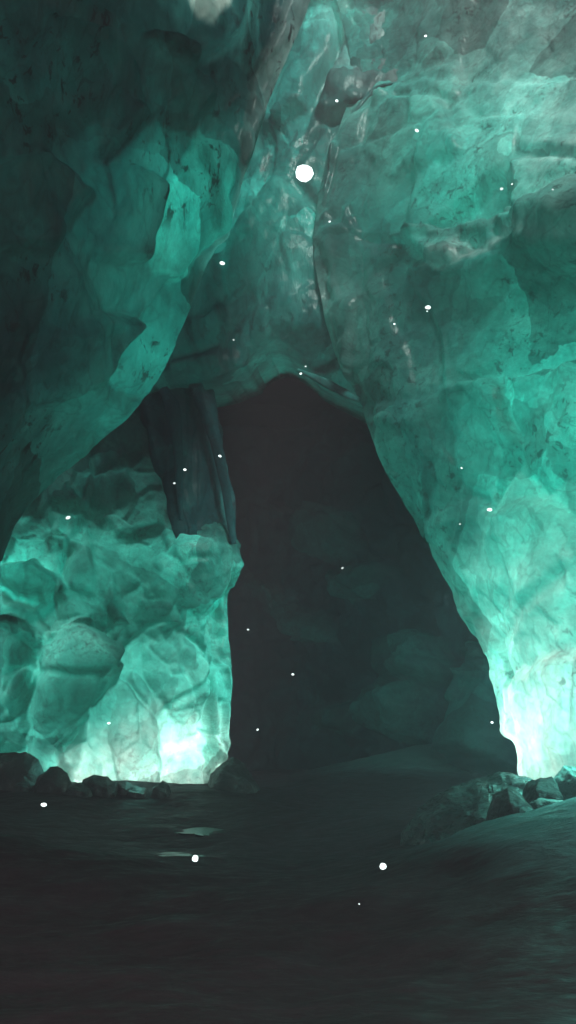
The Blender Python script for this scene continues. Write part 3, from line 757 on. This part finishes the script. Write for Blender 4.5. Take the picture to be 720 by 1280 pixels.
for k, (px, py, s, Y, lab) in enumerate(motes):
    c = W(px, py, Y)
    r = s * np.linalg.norm(c - CAM) / FPX * (0.9 if s > 10 else 0.7 if s > 3 else 0.62)
    bm = bmesh.new(); bmesh.ops.create_icosphere(bm, subdivisions=2, radius=r)
    for v in bm.verts:
        v.co *= 1 + 0.25 * noise.noise(v.co / r * 0.9 + Vector((k * 3.3, 0, 0)))
        if s < 5: v.co.x *= 1.25; v.co.z *= 0.8
    me = bpy.data.meshes.new('light_mote'); bm.to_mesh(me); bm.free()
    me.materials.append(M['mote'])
    for p in me.polygons: p.use_smooth = True
    o = bpy.data.objects.new('light_mote', me); COL.objects.link(o); o.location = c
    o.rotation_euler = (0, R((k * 37) % 50 - 25), 0)
    tag(o, lab, 'light mote', 'glowing motes drifting in the cave')

# ------------------------------------------------------------------ lamps hidden in the ice, with added fill lamps
def lamp(px, py, Y, e, col, r=0.25, name='ice_lamp'):
    ld = bpy.data.lights.new(name, 'POINT'); ld.energy = e; ld.color = col; ld.shadow_soft_size = r
    o = bpy.data.objects.new(name, ld); COL.objects.link(o); o.location = W(px, py, Y); return o
TEAL = (0.20, 1.0, 0.85); PALE = (1.0, 0.80, 0.74)
lamp(205, 945, 19.7, 440, PALE, 0.5)
lamp(150, 950, 19.4, 230, PALE, 0.4)
lamp(80, 965, 19.1, 130, PALE, 0.4)
lamp(190, 890, 19.7, 60, TEAL, 0.4)
lamp(100, 880, 19.3, 80, TEAL, 0.5)
lamp(20, 735, 17.7, 55, TEAL)
lamp(235, 730, 19.3, 40, TEAL)
lamp(750, 900, 14.4, 520, PALE, 0.5)
lamp(700, 850, 14.9, 60, TEAL, 0.4)
lamp(730, 740, 14.4, 90, TEAL, 0.5)
lamp(740, 540, 13.9, 165, TEAL, 0.6)
lamp(660, 260, 15.2, 179.4, TEAL, 0.6)  # from here fill lamps, added to brighten upper wall, overhang and arch
lamp(500, 300, 16.2, 39, TEAL, 0.4)
lamp(225, 270, 10.8, 75, TEAL, 0.4)
lamp(150, 430, 11.2, 55, TEAL, 0.5)
lamp(250, 5, 10.2, 70, PALE, 0.3)
lamp(330, 340, 19.3, 460, TEAL, 0.5)
lamp(400, 120, 19.5, 273, TEAL, 0.5)
lamp(520, 60, 18.5, 156, PALE, 0.5)
lamp(660, 0, 15.3, 420, (0.8, 1.0, 0.95), 0.5)
lamp(705, 900, 18.5, 34, (0.3, 1.0, 0.95), 0.3)  # passage fill lamps, added behind wall and pillar
lamp(225, 830, 24.5, 34, (0.3, 0.9, 1.0), 0.3)
lamp(800, 870, 9.6, 200, TEAL, 0.2)  # unseen fill lamp outside the frame, added to light the bank
lamp(60, 958, 17.3, 4, TEAL, 0.1)  # low fill lamps, added behind the rocks for relief on the pillar
lamp(175, 966, 17.0, 4, TEAL, 0.1)
lamp(690, 922, 11.7, 40, TEAL, 0.1)  # fill lamp before the wall, added to light the right rocks
lamp(612, 735, 16.1, 60, (0.45, 1.0, 0.9), 0.3)  # added to brighten the wall's edge beside the passage

# ------------------------------------------------------------------ daylight
wd = bpy.data.worlds.new('World'); sc.world = wd; wd.use_nodes = True
nt = wd.node_tree; nt.nodes.clear()
sky = nt.nodes.new('ShaderNodeTexSky'); sky.sky_type = 'NISHITA'; sky.sun_disc = False
SUN_EL, SUN_AZ = R(36), R(165)          # azimuth clockwise from +Y
sky.sun_elevation = SUN_EL; sky.sun_rotation = SUN_AZ
bg = nt.nodes.new('ShaderNodeBackground'); bg.inputs['Strength'].default_value = 0.045
wo = nt.nodes.new('ShaderNodeOutputWorld')
nt.links.new(sky.outputs[0], bg.inputs[0]); nt.links.new(bg.outputs[0], wo.inputs[0])
sl = bpy.data.lights.new('sun', 'SUN'); sl.energy = 5.0; sl.angle = R(12); sl.color = (1.0, 0.97, 0.93)
so = bpy.data.objects.new('sun', sl); COL.objects.link(so)
dv = Vector((math.sin(SUN_AZ) * math.cos(SUN_EL), math.cos(SUN_AZ) * math.cos(SUN_EL), math.sin(SUN_EL)))
so.rotation_euler = dv.to_track_quat('Z', 'Y').to_euler()

# ------------------------------------------------------------------ haze
bm = bmesh.new(); bmesh.ops.create_cube(bm, size=1)
me = bpy.data.meshes.new('haze'); bm.to_mesh(me); bm.free()
hz = bpy.data.objects.new('haze', me); COL.objects.link(hz)
bpy.context.view_layer.update()
top = max((o.matrix_world @ Vector(c)).z for o in COL.objects if o.type == 'MESH' and o is not hz for c in o.bound_box) + 0.4
hz.scale = (74, 96, top + 2.5); hz.location = (0, 15, (top - 2.5) / 2)
m, nt, nd, lk = new_mat('cave air')
pv = N(nd, 'ShaderNodeVolumePrincipled', i_Density=0.017, i_Anisotropy=0.2); pv.inputs['Color'].default_value = (1.0, 0.76, 0.84, 1)
o_ = N(nd, 'ShaderNodeOutputMaterial'); lk.new(pv.outputs[0], o_.inputs['Volume'])
me.materials.append(m); tag(hz, kind='stuff')

vs = sc.view_settings
vs.view_transform = 'Standard'; vs.look = 'None'; vs.exposure = 0.27; vs.gamma = 1
sc.cycles.max_bounces = 4; sc.cycles.diffuse_bounces = 2; sc.cycles.glossy_bounces = 1; sc.cycles.volume_bounces = 0
sc.cycles.use_denoising = True
